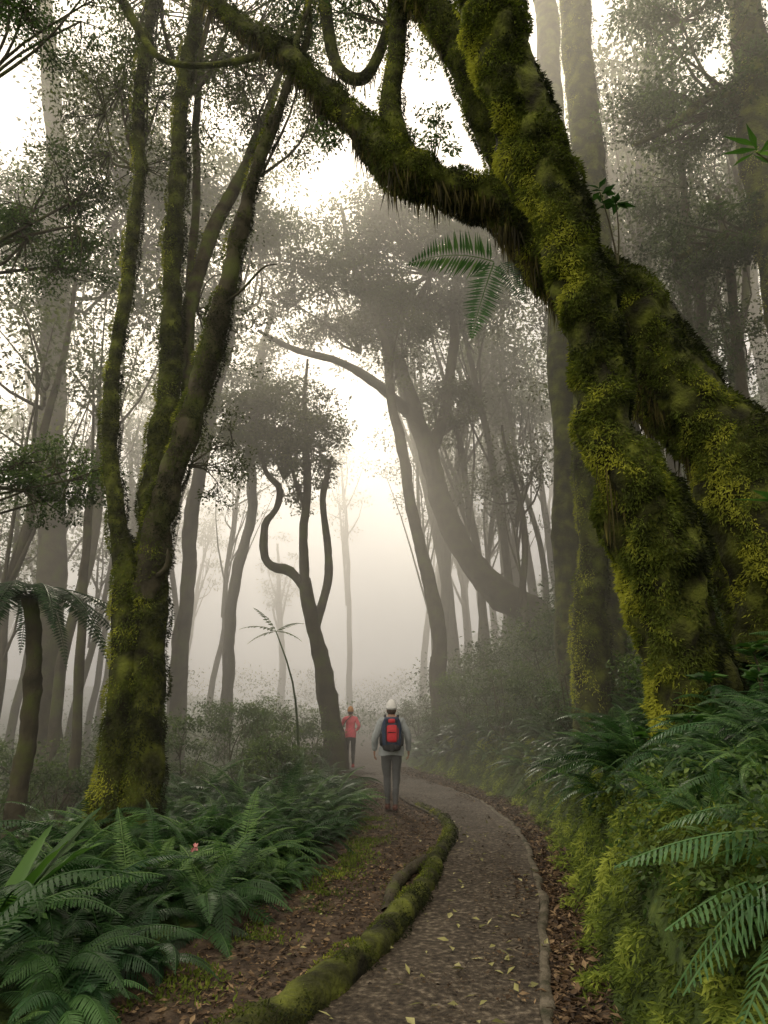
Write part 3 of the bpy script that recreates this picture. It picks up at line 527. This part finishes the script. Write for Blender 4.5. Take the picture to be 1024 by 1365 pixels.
def hiker(loc,s,top,pants,shoe,hat,arms,legs,rz=0,bulk=1):
    e=empty('hiker'); e.location=loc; e.scale=(s,s,s); e.rotation_euler=(0,0,rz)
    V=[(0,0,.96),(0,.01,1.12),(0,.0,1.30),(0,.0,1.42),(0,.01,1.49),(0,.02,1.56),(0,.02,1.65)]
    R=[(.165,.125),(.145*bulk,.11*bulk),(.17*bulk,.125*bulk),(.12,.09),.055,(.07,.082),(.068,.08)]
    E=[(0,1),(1,2),(2,3),(3,4),(4,5),(5,6)]
    for sg,(el,wr) in zip((-1,1),arms):
        n=len(V); V+= [(sg*.165,0,1.40),el,wr]; R+=[.075*bulk,.056*bulk,.04*bulk]; E+=[(3,n),(n,n+1),(n+1,n+2)]
    for sg,(kn,an) in zip((-1,1),legs):
        n=len(V); md=(kn[0]*.55+an[0]*.45,kn[1]*.55+an[1]*.45-.01,kn[2]*.6+an[2]*.4)
        V+=[(sg*.088,0,.86),kn,md,an,(an[0],an[1]-.03,an[2]-.05),(an[0]+sg*.015,an[1]+.14,an[2]-.06)]; R+=[.115,.066,.064,.040,.045,.038]; E+=[(0,n),(n,n+1),(n+1,n+2),(n+2,n+3),(n+3,n+4),(n+4,n+5)]
    me=skin_obj('body',V,E,R)
    for m in (top,pants,shoe,M_skin): me.materials.append(m)
    for v in me.vertices:
        if .2<v.co.z<1.46:
            q=noise.noise(v.co*9)*.014+noise.noise(v.co*22)*.006; v.co=v.co+v.normal*q
    for p in me.polygons:
        c=p.center; z=c.z
        low=[l for l in legs if abs(c.x-l[1][0])<.12 and z<l[1][2]+.005]
        p.material_index=2 if (z<.5 and low) else 1 if z<.93 and abs(c.x)<.2 and all((Vector(a[1])-c).length>.1 for a in arms) else 3 if z>1.475 and abs(c.x)<.12 else 0
    link(bpy.data.objects.new('body',me),e)
    for l in legs: ell('shoe',(l[1][0],l[1][1]+.05,l[1][2]-.055),(.05,.14,.045),shoe,e,fn=lambda q:sq(q,.75),seg=16)
    import bmesh
    bm=bmesh.new(); rings=[]
    for z,a,b_ in ((.865,.178,.14),(.9,.182,.143),(.97,.176,.138),(1.05,.16,.125),(1.14,.135,.10),(1.2,.11,.08)):
        rings.append([bm.verts.new((a*bulk*math.cos(t)*(1+.05*math.sin(5*t+z*20)),b_*bulk*math.sin(t)*(1+.04*math.cos(4*t)),z+.01*math.sin(3*t))) for t in np.linspace(0,2*np.pi,32,endpoint=False)])
    for r0,r1 in zip(rings,rings[1:]):
        for k in range(32): bm.faces.new((r0[k],r0[(k+1)%32],r1[(k+1)%32],r1[k]))
    mj=bpy.data.meshes.new('jacket_hem'); bm.to_mesh(mj); bm.free(); mj.materials.append(top)
    for p in mj.polygons:p.use_smooth=True
    link(bpy.data.objects.new('jacket_hem',mj),e)
    for sg,(el,wr) in zip((-1,1),arms):
        w=Vector(wr); d=(w-Vector(el)).normalized(); fw=Vector((0,1,0)); fw=(fw-d*fw.dot(d)).normalized(); pn=d.cross(fw)
        hm=[skin_obj('palm',[w-d*.01,w+d*.045,w+d*.09],[(0,1),(1,2)],[(.024,.03),(.02,.042),(.016,.038)],1)]
        for k,fl in enumerate((.062,.075,.07,.055)):
            o=fw*(.03-.02*k); p0=w+d*.08+o; p1=p0+d*fl*.5-pn*sg*.004; p2=p1+d*fl*.4+pn*-sg*.02; p3=p2+d*fl*.25-pn*sg*.02
            hm.append(skin_obj('f',[p0,p1,p2,p3],[(0,1),(1,2),(2,3)],[.0095,.009,.0085,.007],1))
        q=w+d*.03+fw*.03; hm.append(skin_obj('th',[q,q+fw*.03+d*.025,q+fw*.035+d*.055],[(0,1),(1,2)],[.012,.0105,.008],1))
        bm=bmesh.new()
        for m in hm: bm.from_mesh(m)
        m3=bpy.data.meshes.new('hand'); bm.to_mesh(m3); bm.free(); m3.materials.append(M_skin)
        for p in m3.polygons:p.use_smooth=True
        link(bpy.data.objects.new('hand',m3),e)
    ell('nose',(0,.112,1.605),(.014,.02,.022),M_skin,e,seg=10)
    for sg in(-1,1):
        ell('ear',(sg*.074,.02,1.59),(.012,.022,.032),M_skin,e,seg=10); ell('eye',(sg*.03,.098,1.62),(.011,.008,.008),plain('eye',(.03,.02,.02),.2),e,seg=8)
    ell('mouth',(0,.1,1.56),(.022,.007,.007),plain('lips',(.35,.12,.1)),e,seg=8)
    ell('hair',(0,-.008,1.575),(.078,.082,.06),M_hair,e)
    hs=lambda c:(c.x*(1-.12*max(c.z,0)),c.y*(1-.1*max(c.z,0)),max(c.z,-.3)+.05*c.y*max(c.z,0))
    ell('hat',(0,.006,1.645),(.098,.114,.132),hat,e,fn=hs,seg=24)
    ell('hat_cuff',(0,.006,1.632),(.099,.115,.04),hat,e,fn=lambda c:sq(c,.8),seg=24)
    return e
M_jack=plain('jacket_grey',(.34,.37,.39),.7,.14,12); M_leg=plain('leggings_grey',(.095,.10,.105),.8,.1,40); M_shoe=plain('shoe_brown',(.10,.04,.03)); M_white=plain('hat_white',(.80,.80,.80),.8,.03)
M_blue=plain('pack_navy',(.02,.04,.09),.6,.2); M_redp=plain('pack_red',(.60,.025,.04),.5,.1); M_blk=plain('pack_black',(.015,.016,.02),.6)
H1=hiker((.13,12.5,.02),1.02,M_jack,M_leg,M_shoe,M_white,
 [((-.28,-.05,1.16),(-.29,.06,.93)),((.285,-.05,1.16),(.29,.06,.93))],[((-.08,.04,.5),(-.065,.03,.1)),((.075,.0,.5),(.06,-.10,.1))],0,1.2)
def box(name,c,r,mat,parent,e=.4,rot=(0,0,0)): return ell(name,c,r,mat,parent,rot,fn=lambda q:sq(q,e),seg=26)
def strap_t(name,P,mat,parent):
    V,F,_,_=tube(P,8,n=16); mesh(name,V,F,mat,parent,smooth=True)
bp=empty('backpack'); bp.parent=H1
box('main_bag',(0,-.235,1.22),(.165,.11,.25),M_blue,bp,.5); box('front_pocket',(0.01,-.335,1.22),(.105,.045,.14),M_redp,bp,.55); box('top_lid',(0,-.25,1.43),(.13,.1,.055),M_blue,bp,.6); box('lid_patch',(0,-.335,1.42),(.06,.03,.035),M_redp,bp,.6)
box('bottom',(0,-.25,1.0),(.15,.1,.06),M_blk,bp,.6); box('side_pocket',(-.17,-.23,1.12),(.035,.07,.1),M_blk,bp,.6); box('side_pocket_2',(.17,-.23,1.12),(.035,.07,.1),M_blk,bp,.6)
box('hanging_pouch',(0,-.33,1.0),(.05,.03,.06),M_blk,bp)
box('pocket_trim',(0,-.382,1.24),(.07,.006,.006),M_blk,bp);box('strap_v1',(.09,-.345,1.25),(.008,.035,.2),M_blk,bp);box('strap_v2',(-.09,-.345,1.25),(.008,.035,.2),M_blk,bp)
for sg in(-1,1): strap_t('strap',[(sg*.09,-.16,1.40,.02),(sg*.11,-.04,1.51,.02),(sg*.12,.12,1.42,.02),(sg*.13,.15,1.2,.02),(sg*.17,.02,1.05,.018),(sg*.14,-.16,1.0,.018)],M_blk,bp)
M_pinkt=plain('top_coral',(.88,.12,.17),.7,.1); M_dark=plain('trousers_dark',(.03,.03,.035)); M_or=plain('hat_orange',(.55,.25,.07)); M_shoe2=plain('shoe_red',(.5,.06,.06)); M_olive=plain('bag_olive',(.045,.04,.03))
H2=hiker((-1.0,21.3,.06),.98,M_pinkt,M_dark,M_shoe2,M_or,
 [((-.29,.06,1.18),(-.2,.2,1.02)),((.27,-.05,1.18),(.19,.14,1.06))],[((-.09,.1,.52),(-.08,.12,.12)),((.09,.02,.5),(.09,-.14,.11))],.05,1.0)
box('shoulder_bag',(-.27,.0,.86),(.1,.09,.16),M_olive,H2,.7); strap_t('bag_strap',[(-.27,-.02,1.0,.012),(-.16,-.12,1.3,.012),(.02,-.08,1.48,.012),(-.05,.12,1.4,.012)],M_olive,H2)
# ------------------------------------------------------------------ camera, light, fog
cam=bpy.data.cameras.new('camera');co=bpy.data.objects.new('camera',cam);COL.objects.link(co);S.camera=co
cam.sensor_fit='VERTICAL';cam.sensor_height=36;cam.lens=24;cam.clip_end=3000
co.location=(0,0,1.6);co.rotation_euler=(math.radians(106.4),0,0)
w=bpy.data.worlds.new('World');S.world=w;w.use_nodes=True
nt=w.node_tree;sk=nt.nodes.new('ShaderNodeTexSky');sk.sky_type='NISHITA';sk.sun_disc=False
el=math.radians(37);az=math.radians(-15)
sk.sun_elevation=el;sk.sun_rotation=az;sk.dust_density=3
mx=nt.nodes.new('ShaderNodeMixRGB'); mx.inputs[0].default_value=.8; mx.inputs[2].default_value=(14.6,12.8,10.0,1)
nt.links.new(sk.outputs[0],mx.inputs[1]); nt.links.new(mx.outputs[0],nt.nodes['Background'].inputs[0]);nt.nodes['Background'].inputs[1].default_value=.15
sd=Vector((math.sin(az)*math.cos(el),math.cos(az)*math.cos(el),math.sin(el)))
l=bpy.data.lights.new('sun','SUN');l.energy=4.8;l.angle=math.radians(10);l.color=(1,.87,.66);lo=bpy.data.objects.new('sun',l);COL.objects.link(lo)
lo.rotation_euler=sd.to_track_quat('Z','Y').to_euler()
def fogbox(name,y0,y1,top,dens):
    fm=bpy.data.materials.new('fog');fm.use_nodes=True;n=fm.node_tree;n.nodes.remove(n.nodes['Principled BSDF'])
    vs=n.nodes.new('ShaderNodeVolumeScatter');vs.inputs['Density'].default_value=dens;vs.inputs['Anisotropy'].default_value=.5;vs.inputs['Color'].default_value=(1,.975,.91,1)
    n.links.new(vs.outputs[0],n.nodes['Material Output'].inputs['Volume'])
    fv=[(x,y,z) for x in(-100,100) for y in(y0,y1) for z in(-15,top)]
    mesh(name,fv,[(0,1,3,2),(4,6,7,5),(0,4,5,1),(2,3,7,6),(0,2,6,4),(1,5,7,3)],fm)
fogbox('fog',7.8,23.5,22,.024); fogbox('fog_bank',23.52,90,20,.038)
S.view_settings.view_transform='Standard'; S.view_settings.look='None'; S.view_settings.exposure=0
